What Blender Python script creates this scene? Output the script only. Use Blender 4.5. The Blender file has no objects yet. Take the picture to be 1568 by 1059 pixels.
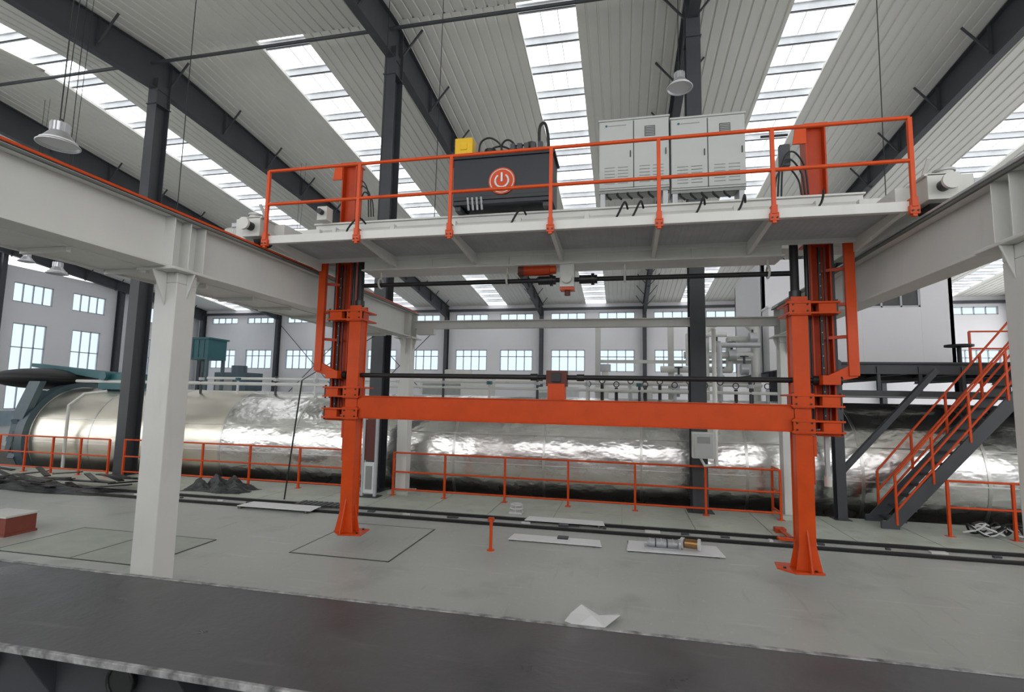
import bpy, math, random, bmesh
from mathutils import Vector, Matrix
random.seed(7)
sc=bpy.context.scene
# ------------------------------------------------------------ materials
def mat(name,col,rough=.5,metal=0.,var=.08,scale=3.,bump=0.,bscale=20.,stretch=(1,1,1),col2=None,detail=4,rvar=0.,spec=None,bdist=.05,grime=None):
    m=bpy.data.materials.new(name); m.use_nodes=True
    nt=m.node_tree; N=nt.nodes; L=nt.links; b=N['Principled BSDF']
    b.inputs['Roughness'].default_value=rough; b.inputs['Metallic'].default_value=metal
    if spec is not None: b.inputs['Specular IOR Level'].default_value=spec
    tc=N.new('ShaderNodeTexCoord'); mp=N.new('ShaderNodeMapping'); mp.inputs['Scale'].default_value=stretch
    L.new(tc.outputs['Object'],mp.inputs['Vector'])
    n=N.new('ShaderNodeTexNoise'); n.inputs['Scale'].default_value=scale; n.inputs['Detail'].default_value=detail
    L.new(mp.outputs[0],n.inputs['Vector'])
    r=N.new('ShaderNodeValToRGB'); r.color_ramp.elements[0].position=.3; r.color_ramp.elements[1].position=.7
    c=Vector(col); c2=Vector(col2) if col2 else c*(1+var); c1=c if col2 else c*(1-var)
    r.color_ramp.elements[0].color=(*c1,1); r.color_ramp.elements[1].color=(*[min(1,x) for x in c2],1)
    L.new(n.outputs['Fac'],r.inputs['Fac']); last=r.outputs['Color']
    if grime:
        for (gs,gst,lo,hi,gc,amt) in grime:
            mp2=N.new('ShaderNodeMapping'); mp2.inputs['Scale'].default_value=gst; mp2.inputs['Rotation'].default_value=(0,0,gs*.37); L.new(tc.outputs['Object'],mp2.inputs['Vector'])
            g=N.new('ShaderNodeTexNoise'); g.inputs['Scale'].default_value=gs; g.inputs['Detail'].default_value=8; L.new(mp2.outputs[0],g.inputs['Vector'])
            mr=N.new('ShaderNodeMapRange'); mr.inputs[1].default_value=lo; mr.inputs[2].default_value=hi; mr.inputs[3].default_value=0; mr.inputs[4].default_value=amt
            L.new(g.outputs['Fac'],mr.inputs[0]); mx=N.new('ShaderNodeMix'); mx.data_type='RGBA'
            L.new(mr.outputs[0],mx.inputs['Factor']); L.new(last,mx.inputs[6]); mx.inputs[7].default_value=(*gc,1); last=mx.outputs[2]
    L.new(last,b.inputs['Base Color'])
    if rvar:
        mr=N.new('ShaderNodeMapRange'); mr.inputs[3].default_value=rough-rvar; mr.inputs[4].default_value=rough+rvar
        mr.inputs[1].default_value=.3; mr.inputs[2].default_value=.7
        L.new(n.outputs['Fac'],mr.inputs[0]); L.new(mr.outputs[0],b.inputs['Roughness'])
    if bump:
        n2=N.new('ShaderNodeTexNoise'); n2.inputs['Scale'].default_value=bscale; n2.inputs['Detail'].default_value=3
        L.new(mp.outputs[0],n2.inputs['Vector'])
        bp=N.new('ShaderNodeBump'); bp.inputs['Strength'].default_value=bump; bp.inputs['Distance'].default_value=bdist
        L.new(n2.outputs['Fac'],bp.inputs['Height']); L.new(bp.outputs[0],b.inputs['Normal'])
    return m
M=dict(
 floor=mat('concrete_floor',(.355,.37,.345),.40,col2=(.43,.445,.415),scale=.5,detail=9,bump=.04,bscale=8,rvar=.08,
   grime=[(1.3,(1,1,1),.55,.75,(.26,.27,.25),.6),(2.2,(.35,3,1),.60,.72,(.55,.56,.53),.35),(2.6,(3,.3,1),.62,.74,(.22,.22,.21),.4),(14,(1,1,1),.62,.72,(.62,.63,.60),.3)]),
 strip=mat('concrete_strip',(.40,.44,.38),.5,col2=(.50,.54,.47),scale=1.2,detail=6,grime=[(3,(1,1,1),.55,.75,(.27,.28,.25),.5)]),
 floorback=mat('concrete_back',(.38,.38,.36),.6),
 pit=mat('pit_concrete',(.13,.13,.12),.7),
 wall=mat('white_wall',(.78,.77,.79),.8,var=.03,scale=.4),
 dado=mat('blue_grey_dado',(.33,.42,.48),.7),
 roof=mat('roof_sheet',(.80,.79,.74),.6,var=.03,scale=.5),
 purlin=mat('purlin_grey',(.62,.64,.66),.5),
 dark=mat('dark_grey_steel',(.052,.056,.064),.5,var=.12,scale=1.5),
 white=mat('white_paint',(.66,.66,.63),.42,var=.04,scale=1.5,grime=[(3,(1,1,.3),.6,.8,(.42,.41,.38),.4)]),
 whitec=mat('cream_paint',(.58,.58,.54),.45,var=.06,scale=2),
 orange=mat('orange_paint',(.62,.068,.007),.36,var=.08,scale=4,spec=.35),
 orange2=mat('orange_painted_shade',(.46,.045,.006),.4,var=.1,scale=4,spec=.35),  # darker copy of the orange, with shade put into the colour
 black=mat('black_steel',(.012,.013,.015),.35),
 rubber=mat('black_rubber',(.010,.010,.011),.55),
 steel=mat('stainless',(.80,.79,.765),.25,metal=1.,var=.05,scale=1.2,bump=.8,bscale=2.3,stretch=(.55,1,1),rvar=.07,bdist=.07),
 seam=mat('stainless_seam',(.70,.69,.66),.32,metal=1.),
 warm=mat('stainless_warm',(.82,.78,.68),.34,metal=1.,var=.05,scale=1.2,bump=.5,bscale=1.6,stretch=(.45,1,1),rvar=.06),
 railm=mat('rail_steel',(.04,.04,.04),.4,metal=.6),
 groove=mat('groove_grey',(.12,.13,.12),.6),
 frame=mat('window_frame',(.46,.48,.51),.4),
 cab=mat('cabinet_grey',(.46,.48,.46),.4,var=.02),
 louv=mat('cabinet_louvre',(.27,.28,.27),.5),
 cabd=mat('cabinet_gap',(.08,.08,.08),.6),
 navy=mat('navy_paint',(.012,.015,.024),.35),
 yellow=mat('yellow_paint',(.75,.46,.01),.4),
 teal=mat('teal_paint',(.025,.12,.14),.4),
 bluegrey=mat('blue_grey_paint',(.07,.11,.13),.4),
 grating=mat('galvanised',(.46,.47,.48),.45,metal=.3),
 sheet=mat('white_sheet',(.74,.75,.76),.4,var=.03),
 slab=mat('slab_steel',(.058,.057,.060),.36,col2=(.092,.09,.092),scale=2.2,detail=8,rvar=.1,bump=.06,bscale=14,grime=[(3,(.3,2.5,1),.62,.75,(.17,.17,.17),.5)]),
 edge=mat('scuffed_edge',(.07,.07,.07),.4,col2=(.45,.45,.45),scale=13,detail=8),
 rust=mat('red_brown',(.12,.03,.02),.6),
 tarp=mat('black_tarp',(.03,.031,.033),.45,bump=.6,bscale=5),
 cable=mat('white_cable',(.6,.6,.6),.5),
 crate=mat('red_crate',(.22,.05,.03),.6),
 lamp=mat('lamp_alu',(.6,.6,.62),.3,metal=.7),
 copper=mat('copper_coil',(.35,.2,.08),.35,metal=.8),
 green=mat('green_plate',(.31,.345,.29),.5,col2=(.38,.405,.345)),
)
def panemat(name,tcol,dcol,lo,hi):
    m=bpy.data.materials.new(name); m.use_nodes=True; nt=m.node_tree; N=nt.nodes; L=nt.links
    N.remove(N['Principled BSDF']); o=[n for n in N if n.type=='OUTPUT_MATERIAL'][0]
    t=N.new('ShaderNodeBsdfTransparent'); t.inputs[0].default_value=(*tcol,1)
    d=N.new('ShaderNodeBsdfTranslucent'); d.inputs[0].default_value=(*dcol,1)
    tc=N.new('ShaderNodeTexCoord'); n=N.new('ShaderNodeTexNoise'); n.inputs['Scale'].default_value=.8; L.new(tc.outputs['Object'],n.inputs['Vector'])
    mr=N.new('ShaderNodeMapRange'); mr.inputs[3].default_value=lo; mr.inputs[4].default_value=hi; L.new(n.outputs['Fac'],mr.inputs[0])
    x=N.new('ShaderNodeMixShader'); L.new(mr.outputs[0],x.inputs[0]); L.new(t.outputs[0],x.inputs[1]); L.new(d.outputs[0],x.inputs[2]); L.new(x.outputs[0],o.inputs[0])
    return m
M['sky']=panemat('translucent_panel',(.97,.98,1),(.9,.93,.95),.25,.5)
M['glass']=panemat('tinted_glass',(.40,.47,.54),(.3,.36,.42),.0,.4)
# ------------------------------------------------------------ builder
class B:
    def __init__(s): s.v=[];s.f=[];s.m=[];s.sm=[];s.mats=[]
    def mi(s,m):
        if m not in s.mats: s.mats.append(m)
        return s.mats.index(m)
    def add(s,vs,fs,m,smooth=False):
        o=len(s.v); s.v+= [tuple(v) for v in vs]; k=s.mi(m)
        for f in fs: s.f.append(tuple(i+o for i in f)); s.m.append(k); s.sm.append(smooth)
    def box(s,x0,x1,y0,y1,z0,z1,m):
        vs=[(x,y,z) for z in(z0,z1) for y in(y0,y1) for x in(x0,x1)]
        s.add(vs,[(0,2,3,1),(4,5,7,6),(0,1,5,4),(2,6,7,3),(0,4,6,2),(1,3,7,5)],m)
    def cbox(s,c,d,m,rot=None):
        vs=[Vector((x*d[0]/2,y*d[1]/2,z*d[2]/2)) for z in(-1,1) for y in(-1,1) for x in(-1,1)]
        if rot: vs=[rot@v for v in vs]
        vs=[v+Vector(c) for v in vs]
        s.add(vs,[(0,2,3,1),(4,5,7,6),(0,1,5,4),(2,6,7,3),(0,4,6,2),(1,3,7,5)],m)
    def fr(s,p0,p1,up=None):
        d=(Vector(p1)-Vector(p0)).normalized()
        u=Vector(up) if up else (Vector((0,0,1)) if abs(d.z)<.95 else Vector((0,1,0)))
        sd=d.cross(u).normalized(); u=sd.cross(d).normalized(); return d,sd,u
    def beam(s,p0,p1,w,h,m,up=None,h2=None,ou=0,os=0):
        p0=Vector(p0);p1=Vector(p1);d,sd,u=s.fr(p0,p1,up); vs=[]
        p0=p0+u*ou+sd*os; p1=p1+u*ou+sd*os
        for p,hh in((p0,h),(p1,h2 or h)):
            for a,b in((-1,-1),(1,-1),(1,1),(-1,1)): vs.append(p+sd*a*w/2+u*b*hh/2)
        s.add(vs,[(0,1,2,3),(7,6,5,4),(0,4,5,1),(1,5,6,2),(2,6,7,3),(3,7,4,0)],m)
    def ibeam(s,p0,p1,w,h,m,tf=.02,tw=.015,up=None):
        s.beam(p0,p1,tw,h-2*tf,m,up); s.beam(p0,p1,w,tf,m,up,ou=h/2-tf/2); s.beam(p0,p1,w,tf,m,up,ou=-h/2+tf/2)
    def cyl(s,p0,p1,r,m,r2=None,n=20,caps=True):
        p0=Vector(p0);p1=Vector(p1);d,sd,u=s.fr(p0,p1); r2=r if r2 is None else r2
        rings=[[p+(sd*math.cos(2*math.pi*i/n)+u*math.sin(2*math.pi*i/n))*rr for i in range(n)] for p,rr in((p0,r),(p1,r2))]
        s.add(rings[0]+rings[1],[(i,(i+1)%n,n+(i+1)%n,n+i) for i in range(n)],m,True)
        if caps:
            s.add(rings[0],[tuple(reversed(range(n)))],m); s.add(rings[1],[tuple(range(n))],m)
    def sph(s,c,r,m,sc=(1,1,1),n=14,k=8,zmin=-1):
        vs=[];fs=[]
        for j in range(k+1):
            t=math.pi*j/k
            for i in range(n):
                a=2*math.pi*i/n; z=max(zmin,math.cos(t))
                vs.append((c[0]+r*sc[0]*math.sin(t)*math.cos(a),c[1]+r*sc[1]*math.sin(t)*math.sin(a),c[2]+r*sc[2]*z))
        for j in range(k):
            for i in range(n): fs.append((j*n+i,(j+1)*n+i,(j+1)*n+(i+1)%n,j*n+(i+1)%n))
        s.add(vs,fs,m,True)
    def tube(s,pts,r,m,n=10,curve=False,seg=6):
        P=[Vector(p) for p in pts]
        if curve and len(P)>2:
            Q=[P[0]]+P+[P[-1]]; out=[]
            for i in range(1,len(Q)-2):
                for j in range(seg):
                    t=j/seg; a,b,c,d=Q[i-1],Q[i],Q[i+1],Q[i+2]
                    out.append(.5*((2*b)+(c-a)*t+(2*a-5*b+4*c-d)*t*t+(3*b-a-3*c+d)*t**3))
            out.append(P[-1]); P=out
        for a,b in zip(P[:-1],P[1:]):
            if (b-a).length>1e-5: s.cyl(a,b,r,m,n=n)
        for p in P[1:-1]: s.sph(p,r,m,n=n,k=6)
    def ring(s,c,ax,R,r,m,a0=0,a1=360,n=24):
        c=Vector(c); d,sd,u=s.fr(c,c+Vector(ax)); k=max(3,int(n*abs(a1-a0)/360))
        pts=[c+(sd*math.cos(math.radians(a0+(a1-a0)*i/k))+u*math.sin(math.radians(a0+(a1-a0)*i/k)))*R for i in range(k+1)]
        s.tube(pts,r,m,n=8)
    def prism(s,pts,off,m):
        P=[Vector(p) for p in pts]; o=Vector(off); n=len(P)
        s.add(P+[p+o for p in P],[tuple(range(n)),tuple(reversed(range(n,2*n)))]+[(i,n+i,n+(i+1)%n,(i+1)%n) for i in range(n)],m)
    def make(s,name,bevel=0):
        me=bpy.data.meshes.new(name); me.from_pydata(s.v,[],s.f)
        for m in s.mats: me.materials.append(M[m])
        me.polygons.foreach_set('material_index',s.m); me.polygons.foreach_set('use_smooth',s.sm)
        bm=bmesh.new(); bm.from_mesh(me); bmesh.ops.recalc_face_normals(bm,faces=bm.faces); bm.to_mesh(me); bm.free()
        me.update(); o=bpy.data.objects.new(name,me); sc.collection.objects.link(o)
        if bevel:
            b=o.modifiers.new('bevel','BEVEL'); b.width=bevel; b.segments=2; b.limit_method='ANGLE'; b.angle_limit=math.radians(50)
        return o
# ------------------------------------------------------------ layout constants
XW0,XW1=-42.,30.; YF=43.3; YR=13.3
FR=[-41.2,-32.6,-24.0,-15.37,-6.77,1.85,10.45,19.05,27.65]
def zr(y): return 14.0-.11*(y-YR) if y>=YR else 14.0-.09*(YR-y)
# ------------------------------------------------------------ floor
b=B()
b.box(XW0-.3,XW1,-6,13.75,-.2,0,'floor')
b.box(XW0-.3,XW1,18.2,YF+.3,-.2,0,'floorback')
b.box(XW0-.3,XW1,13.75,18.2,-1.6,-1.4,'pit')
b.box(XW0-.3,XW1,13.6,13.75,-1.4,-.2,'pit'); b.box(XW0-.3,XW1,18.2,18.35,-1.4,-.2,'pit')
b.make('floor')
b=B()
x=-24
while x<14:
    b.box(x+.012,x+1.488,11.5,12.35,.0,.012,'strip'); b.box(x+.012,x+1.488,12.37,13.6,.0,.012,'strip'); x+=1.5
b.make('floor_cover_plate')
b=B()
for y in(10.72,11.28):
    b.box(-24,14,y-.09,y+.09,0,.006,'railm')
    b.box(-24,14,y-.03,y+.03,.006,.05,'railm'); b.box(-24,14,y+.12,y+.15,0,.02,'grating')
for i in range(40):
    xx=-20+i*.85+random.uniform(-.2,.2)
    b.box(xx,xx+random.uniform(.05,.3),11.0,11.0+random.uniform(.03,.12),0,.03,'dark' if i%3 else 'cable')
b.make('floor_track')
# ------------------------------------------------------------ walls with openings
def wall(name,axis,pos,t,a0,a1,z0,z1,ops,m='wall'):
    b=B(); A=sorted(set([a0,a1]+[o[0] for o in ops]+[o[1] for o in ops])); Z=sorted(set([z0,z1,1.0]+[o[2] for o in ops]+[o[3] for o in ops]))
    for i in range(len(A)-1):
        for j in range(len(Z)-1):
            ca=(A[i]+A[i+1])/2; cz=(Z[j]+Z[j+1])/2
            if any(o[0]<ca<o[1] and o[2]<cz<o[3] for o in ops): continue
            mm='dado' if (cz<1.0 and axis=='y') else m
            if axis=='x': b.box(A[i],A[i+1],pos,pos+t,Z[j],Z[j+1],mm)
            else: b.box(pos-t,pos,A[i],A[i+1],Z[j],Z[j+1],mm)
    return b.make(name)
ops=[]
for i in range(len(FR)-1):
    c=(FR[i]+FR[i+1])/2
    for dx in(-2.05,2.05):
        ops.append((c+dx-1.45,c+dx+1.45,4.9,6.75)); ops.append((c+dx-1.5,c+dx+1.5,9.35,9.95))
wall('wall_far','x',YF,.25,XW0,XW1,0,10.75,ops)
opl=[]
y=YF-4.3
while y>14:
    for dy in(-2.0,2.0):
        opl.append((y+dy-1.1,y+dy+1.1,1.1,7.2)); opl.append((y+dy-1.3,y+dy+1.3,8.7,10.1))
    y-=8.6
wall('wall_left','y',XW0,.25,5.,YF,0,11.2,opl)
# unseen low wall added behind the viewpoint to cut frontal light, open above
wall('light_block_wall','x',-6.2,.2,XW0,XW1,0,4.6,[])
wn=0
def win(axis,pos,o,nv,nh):
    global wn; wn+=1; b=B(); a0,a1,z0,z1=o; t=.07
    def bb(A0,A1,Z0,Z1):
        if axis=='x': b.box(A0,A1,pos+.05,pos+.13,Z0,Z1,'frame')
        else: b.box(pos-.13,pos-.05,A0,A1,Z0,Z1,'frame')
    bb(a0,a0+t,z0,z1);bb(a1-t,a1,z0,z1);bb(a0,a1,z0,z0+t);bb(a0,a1,z1-t,z1)
    for i in range(1,nv): x=a0+(a1-a0)*i/nv; bb(x-t/2,x+t/2,z0,z1)
    for z in nh: bb(a0,a1,z-t/2,z+t/2)
    if axis=='x': b.add([(a0,pos+.1,z0),(a1,pos+.1,z0),(a1,pos+.1,z1),(a0,pos+.1,z1)],[(0,1,2,3)],'glass')
    else: b.add([(pos-.1,a0,z0),(pos-.1,a1,z0),(pos-.1,a1,z1),(pos-.1,a0,z1)],[(0,1,2,3)],'glass')
    b.make('window_%d'%wn)
for o in ops:
    h=o[3]-o[2]; win('x',YF,o,4,[o[2]+h*.68] if h>1 else [])
for o in opl:
    h=o[3]-o[2]; win('y',XW0,o,3 if h>2 else 4,[o[2]+h*.3,o[2]+h*.72] if h>2 else [])
# ------------------------------------------------------------ roof
SKC=[-36.9,-28.3,-19.5,-10.75,-2.15,5.6,14.6,23.2]
SK=[(c-.86,c+.86) for c in SKC]
b=B()
def corr(x0,x1,y0,y1):
    p=.33; xs=[];zs=[]; x=x0
    while x<x1-1e-3:
        for dx,dz in((0,0),(.25,0),(.265,.03),(.315,.03)):
            if x+dx<x1: xs.append(x+dx); zs.append(dz)
        x+=p
    xs.append(x1); zs.append(0); n=len(xs)
    b.add([(a,y0,zr(y0)+z) for a,z in zip(xs,zs)]+[(a,y1,zr(y1)+z) for a,z in zip(xs,zs)],[(i,i+1,n+i+1,n+i) for i in range(n-1)],'roof')
YS=7.5
corr(XW0-.3,XW1,-6,YS)
xw=[XW0-.3]+[v for s_ in SK[:3] for v in s_]+[XW1]
for i in range(0,len(xw),2): corr(xw[i],xw[i+1],YS,YR)
xs=[XW0-.3]+[v for s_ in SK for v in s_]+[XW1]
for i in range(0,len(xs),2): corr(xs[i],xs[i+1],YR,YF+.3)
# outer deck of the sandwich roof so no light leaks between sheets
for y0,y1 in((-6,YR),(YR,YF)):
    for i in range(0,len(xs),2): b.add([(xs[i],y0,zr(y0)+.09),(xs[i+1],y0,zr(y0)+.09),(xs[i+1],y1,zr(y1)+.09),(xs[i],y1,zr(y1)+.09)],[(0,1,2,3)],'roof')
b.make('ceiling')
b=B()
for k,(a,c) in enumerate(SK):
    h=.42
    b.add([(a,YR,zr(YR)+h),(c,YR,zr(YR)+h),(c,YF,zr(YF)+h),(a,YF,zr(YF)+h)],[(0,1,2,3)],'sky')
    if k<3: b.add([(a,YS,zr(YS)+h),(c,YS,zr(YS)+h),(c,YR,zr(YR)+h),(a,YR,zr(YR)+h)],[(0,1,2,3)],'sky')
    for s_ in(a,c):
        b.prism([(s_,YR,zr(YR)),(s_,YF,zr(YF)),(s_,YF,zr(YF)+.1),(s_,YR,zr(YR)+.1)],(.012,0,0),'roof')
    if k>=3: b.box(a,c,YR-.02,YR,zr(YR),zr(YR)+.4,'roof')
b.make('skylight_panel')
b=B()
for k,(a,c) in enumerate(SK):
    y=(YS if k<3 else YR)+.5
    while y<YF:
        z=zr(y)
        b.box(a-.3,c+.3,y-.012,y+.012,z+.12,z+.36,'purlin'); b.box(a-.3,c+.3,y-.012,y+.07,z+.12,z+.135,'purlin'); b.box(a-.3,c+.3,y-.07,y+.012,z+.345,z+.36,'purlin')
        y+=1.25
    for x in(a+.6,c-.6): b.prism([(x,YR,zr(YR)+.37),(x,YF,zr(YF)+.37),(x,YF,zr(YF)+.39),(x,YR,zr(YR)+.39)],(.02,0,0),'purlin')
b.make('roof_purlin')
for x in FR:
    b=B()
    for (ya,yb,ha,hb) in((YR,24,1.0,.62),(24,36,.62,.62),(36,YF,.62,.9),(YR,4,1.0,.62),(4,-6,.62,.7)):
        za,zb=zr(ya)-.05,zr(yb)-.05; w=.26
        b.prism([(x-.008,ya,za),(x-.008,yb,zb),(x-.008,yb,zb-hb-.18),(x-.008,ya,za-ha-.18)],(.016,0,0),'dark')
        b.prism([(x-w/2,ya,za),(x-w/2,yb,zb),(x-w/2,yb,zb-.02),(x-w/2,ya,za-.02)],(w,0,0),'dark')
        b.prism([(x-w/2,ya,za-ha-.18),(x-w/2,yb,zb-hb-.18),(x-w/2,yb,zb-hb-.205),(x-w/2,ya,za-ha-.205)],(w,0,0),'dark')
    y=-3.75
    while y<YF-1:
        for s_ in(-1,1): b.beam((x,y,zr(y)-.95),(x+s_*.75,y,zr(y)-.02),.05,.05,'dark')
        b.box(x-.12,x+.12,y-.006,y+.006,zr(y)-.9,zr(y)-.05,'dark')
        y+=2.5
    b.make('roof_rafter')
    b=B(); z1=zr(YR)-1.2
    b.ibeam((x,YR+.15,0),(x,YR+.15,z1+.3),.36,.52,'dark',tf=.025,tw=.02)
    b.box(x-.3,x+.3,YR-.2,YR+.5,0,.03,'dark')
    b.box(x-.2,x+.2,YR-.15,YR+.45,z1-.6,z1-.57,'dark')
    for s_ in(-1,1): b.box(x+s_*.09-.012,x+s_*.09+.012,YR-.1,YR+.4,z1-.57,z1+.2,'dark')
    b.make('hall_column')
    b=B(); b.ibeam((x,YF-.3,0),(x,YF-.3,zr(YF)-.3),.3,.5,'dark'); b.make('wall_pilaster')
b=B(); y=YF-8.6
while y>5:
    b.ibeam((XW0+.3,y,0),(XW0+.3,y,zr(y)-.3),.3,.5,'dark',up=(1,0,0)); y-=8.6
b.make('side_wall_pilaster')
b=B(); b.tube([(XW0,YR-.25,13.55),(XW1,YR-.25,13.55)],.055,'dark'); b.box(XW0,XW1,YF-.4,YF-.1,10.15,10.35,'dark')
for x0,x1 in((FR[2],FR[3]),(FR[1],FR[2])):
    for (za,zb) in((1.,9.5),(9.5,1.)): b.cyl((x0,YF-.5,za),(x1,YF-.5,zb),.035,'dark',n=8)
b.make('roof_strut')
# ------------------------------------------------------------ crane runways
def runway(X,inner):
    b=B(); z0,z1=4.28,5.0; y0,y1=-3.,13.55
    b.ibeam((X,y0,(z0+z1)/2),(X,y1,(z0+z1)/2),.34,z1-z0,'white',tf=.03,tw=.02)
    b.box(X-.05,X+.05,y0,y1,z1,z1+.09,'railm')
    b.box(X+inner*.17,X+inner*.19,y0,y1,z1+.01,z1+.04,'orange' if inner>0 else 'grating')
    b.box(X+inner*.17,X+inner*.21,y0,y1,z1-.05,z1-.02,'groove')
    for yy in(1.0,5.4,5.65,5.9,9.5,13.0,13.5): b.box(X-.165,X+.165,yy-.008,yy+.008,z0+.03,z1-.03,'white')
    for yy in(5.5,5.6,5.7,5.8):
        for s_ in(-1,1): b.cyl((X+s_*.12,yy,4.2),(X+s_*.12,yy,4.32),.016,'grating',n=6)
    if inner>0:
        b.box(X-.85,X-.17,y0,12.6,z0-.01,z0+.02,'white'); b.box(X-.87,X-.85,y0,12.6,z0-.04,z0+.10,'white')
        for i in range(16): b.box(X-.85,X-.17,-2.5+i*.98,-2.45+i*.98,z0-.07,z0-.01,'white')
    b.make('crane_runway_beam',.004)
    for Y in(5.65,13.3):
        b=B(); w,h=(.17,.16) if Y<10 else (.15,.15)
        b.box(X-w,X+w,Y-h,Y+h,0,4.1,'white'); b.box(X-w-.14,X+w+.14,Y-h-.1,Y+h+.1,0,.03,'white')
        b.box(X-w-.12,X+w+.12,Y-.35,Y+.35,4.24,4.28,'white')
        for s_ in(-1,1):
            b.prism([(X+s_*w,Y-.012,4.24),(X+s_*(w+.12),Y-.012,4.24),(X+s_*w,Y-.012,3.9)],(0,.024,0),'white')
            b.prism([(X-.012,Y+s_*h,4.24),(X-.012,Y+s_*(h+.22),4.24),(X-.012,Y+s_*h,3.8)],(.024,0,0),'white')
        b.box(X-w,X+w,Y-h,Y+h,4.1,4.24,'white')
        b.box(X-.3,X+.3,Y-.3,Y+.3,0,.10,'strip' if Y>10 else 'white')
        b.make('crane_column',.01)
runway(-5.89,1); runway(3.84,-1)
b=B(); b.ibeam((-5.7,13.3,4.64),(3.7,13.3,4.64),.2,.22,'white',tf=.02); b.box(-5.6,-5.1,13.2,13.4,4.36,4.53,'white'); b.make('tie_beam',.003)
# ------------------------------------------------------------ gantry lift
b=B()
YG=8.5
FY=7.0; DX0,DX1=-5.63,3.53
b.box(DX0,DX1,FY,FY+.012,5.08,5.21,'white'); b.box(DX0,DX1,FY+.012,FY+.08,5.08,5.095,'white'); b.box(DX0,DX1,FY+.012,FY+.08,5.195,5.21,'white')
b.box(DX0,DX1,8.3,8.36,5.1,5.25,'white')
for i in range(34): yy=FY+.1+i*.036; b.box(DX0,DX1,yy,yy+.012,5.165,5.20,'grating')
xx=DX0
while xx<DX1: b.box(xx,xx+.014,FY+.08,8.3,5.17,5.185,'grating'); xx+=.09
for x in(-5.55,-4.01,-2.5,-.99,.50,1.94,3.45):
    b.prism([(x-.03,FY+.05,5.165),(x-.03,8.4,5.165),(x-.03,8.4,4.97),(x-.03,FY+.05,5.08)],(.06,0,0),'white')
b.box(-4.62,2.42,8.36,8.86,4.95,5.50,'white')
b.box(-4.66,2.46,8.33,8.89,4.93,4.955,'white'); b.box(-5.75,3.7,8.9,9.4,5.2,5.9,'white')
b.box(-5.7,3.6,8.42,8.9,5.50,5.86,'white'); b.box(-5.72,3.62,8.38,9.42,5.86,5.89,'white')
b.cyl((-5.4,8.25,5.62),(3.4,8.25,5.62),.075,'whitec')
for x in(-3.3,-1.9,-.4,1.1): b.box(x-.008,x+.008,8.34,8.36,4.955,5.5,'white')
for i in range(8): b.box(-5.2+i*1.15,-5.12+i*1.15,8.16,8.4,5.5,5.72,'white')
for X,s_ in((-5.89,-1),(3.84,1)):
    b.box(X-.16,X+.16,6.95,10.4,5.2,5.52,'whitec'); b.box(X-.19,X+.19,6.95,10.4,5.5,5.53,'whitec')
    for yy in(7.25,10.1): b.cyl((X-.07,yy,5.25),(X+.07,yy,5.25),.16,'railm'); b.cyl((X-.2,yy,5.28),(X+.2,yy,5.28),.06,'whitec')
    b.cyl((X,6.95,5.36),(X,6.8,5.36),.07,'black'); b.cyl((X,6.8,5.36),(X,6.76,5.36),.1,'whitec')
    b.box(X+s_*.16,X+s_*.42,7.1,7.45,5.22,5.56,'whitec'); b.cyl((X+s_*.2,7.28,5.5),(X+s_*.2,7.28,5.66),.10,'whitec'); b.cyl((X+s_*.2,7.28,5.66),(X+s_*.2,7.28,5.69),.12,'grating')
    b.cyl((X+s_*.42,7.28,5.38),(X+s_*.72,7.28,5.38),.10,'whitec'); b.cyl((X+s_*.72,7.28,5.38),(X+s_*.78,7.28,5.38),.085,'black')
    for k in range(6): b.ring((X+s_*(.46+k*.04),7.28,5.38),(1,0,0),.10,.008,'whitec',n=16)
    b.box(X+s_*.48,X+s_*.6,7.2,7.36,5.47,5.54,'grating')
    b.box(X-s_*.35,X-s_*.1,7.3,8.9,5.28,5.5,'white'); b.beam((X-s_*.1,7.2,5.5),(X-s_*.1,7.0,5.75),.05,.02,'whitec')
    b.box(X-.35,X+.35,8.3,9.5,5.3,5.75,'white')
PX=[-5.63,-4.01,-2.5,-.99,.50,1.94,3.53]; zt,zm=6.28,5.72
for x in PX:
    b.beam((x,FY-.03,5.0),(x,FY-.03,zt),.05,.05,'orange'); b.box(x-.055,x+.055,FY-.06,FY-.0,5.03,5.14,'orange'); b.box(x-.035,x+.035,FY-.07,FY+.05,5.12,5.24,'orange')
    b.cyl((x-.03,FY-.065,5.07),(x-.03,FY-.075,5.07),.012,'railm',n=8); b.cyl((x+.03,FY-.065,5.07),(x+.03,FY-.075,5.07),.012,'railm',n=8)
for z in(zt,zm): b.cyl((DX0,FY-.03,z),(DX1,FY-.03,z),.026,'orange')
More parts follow.
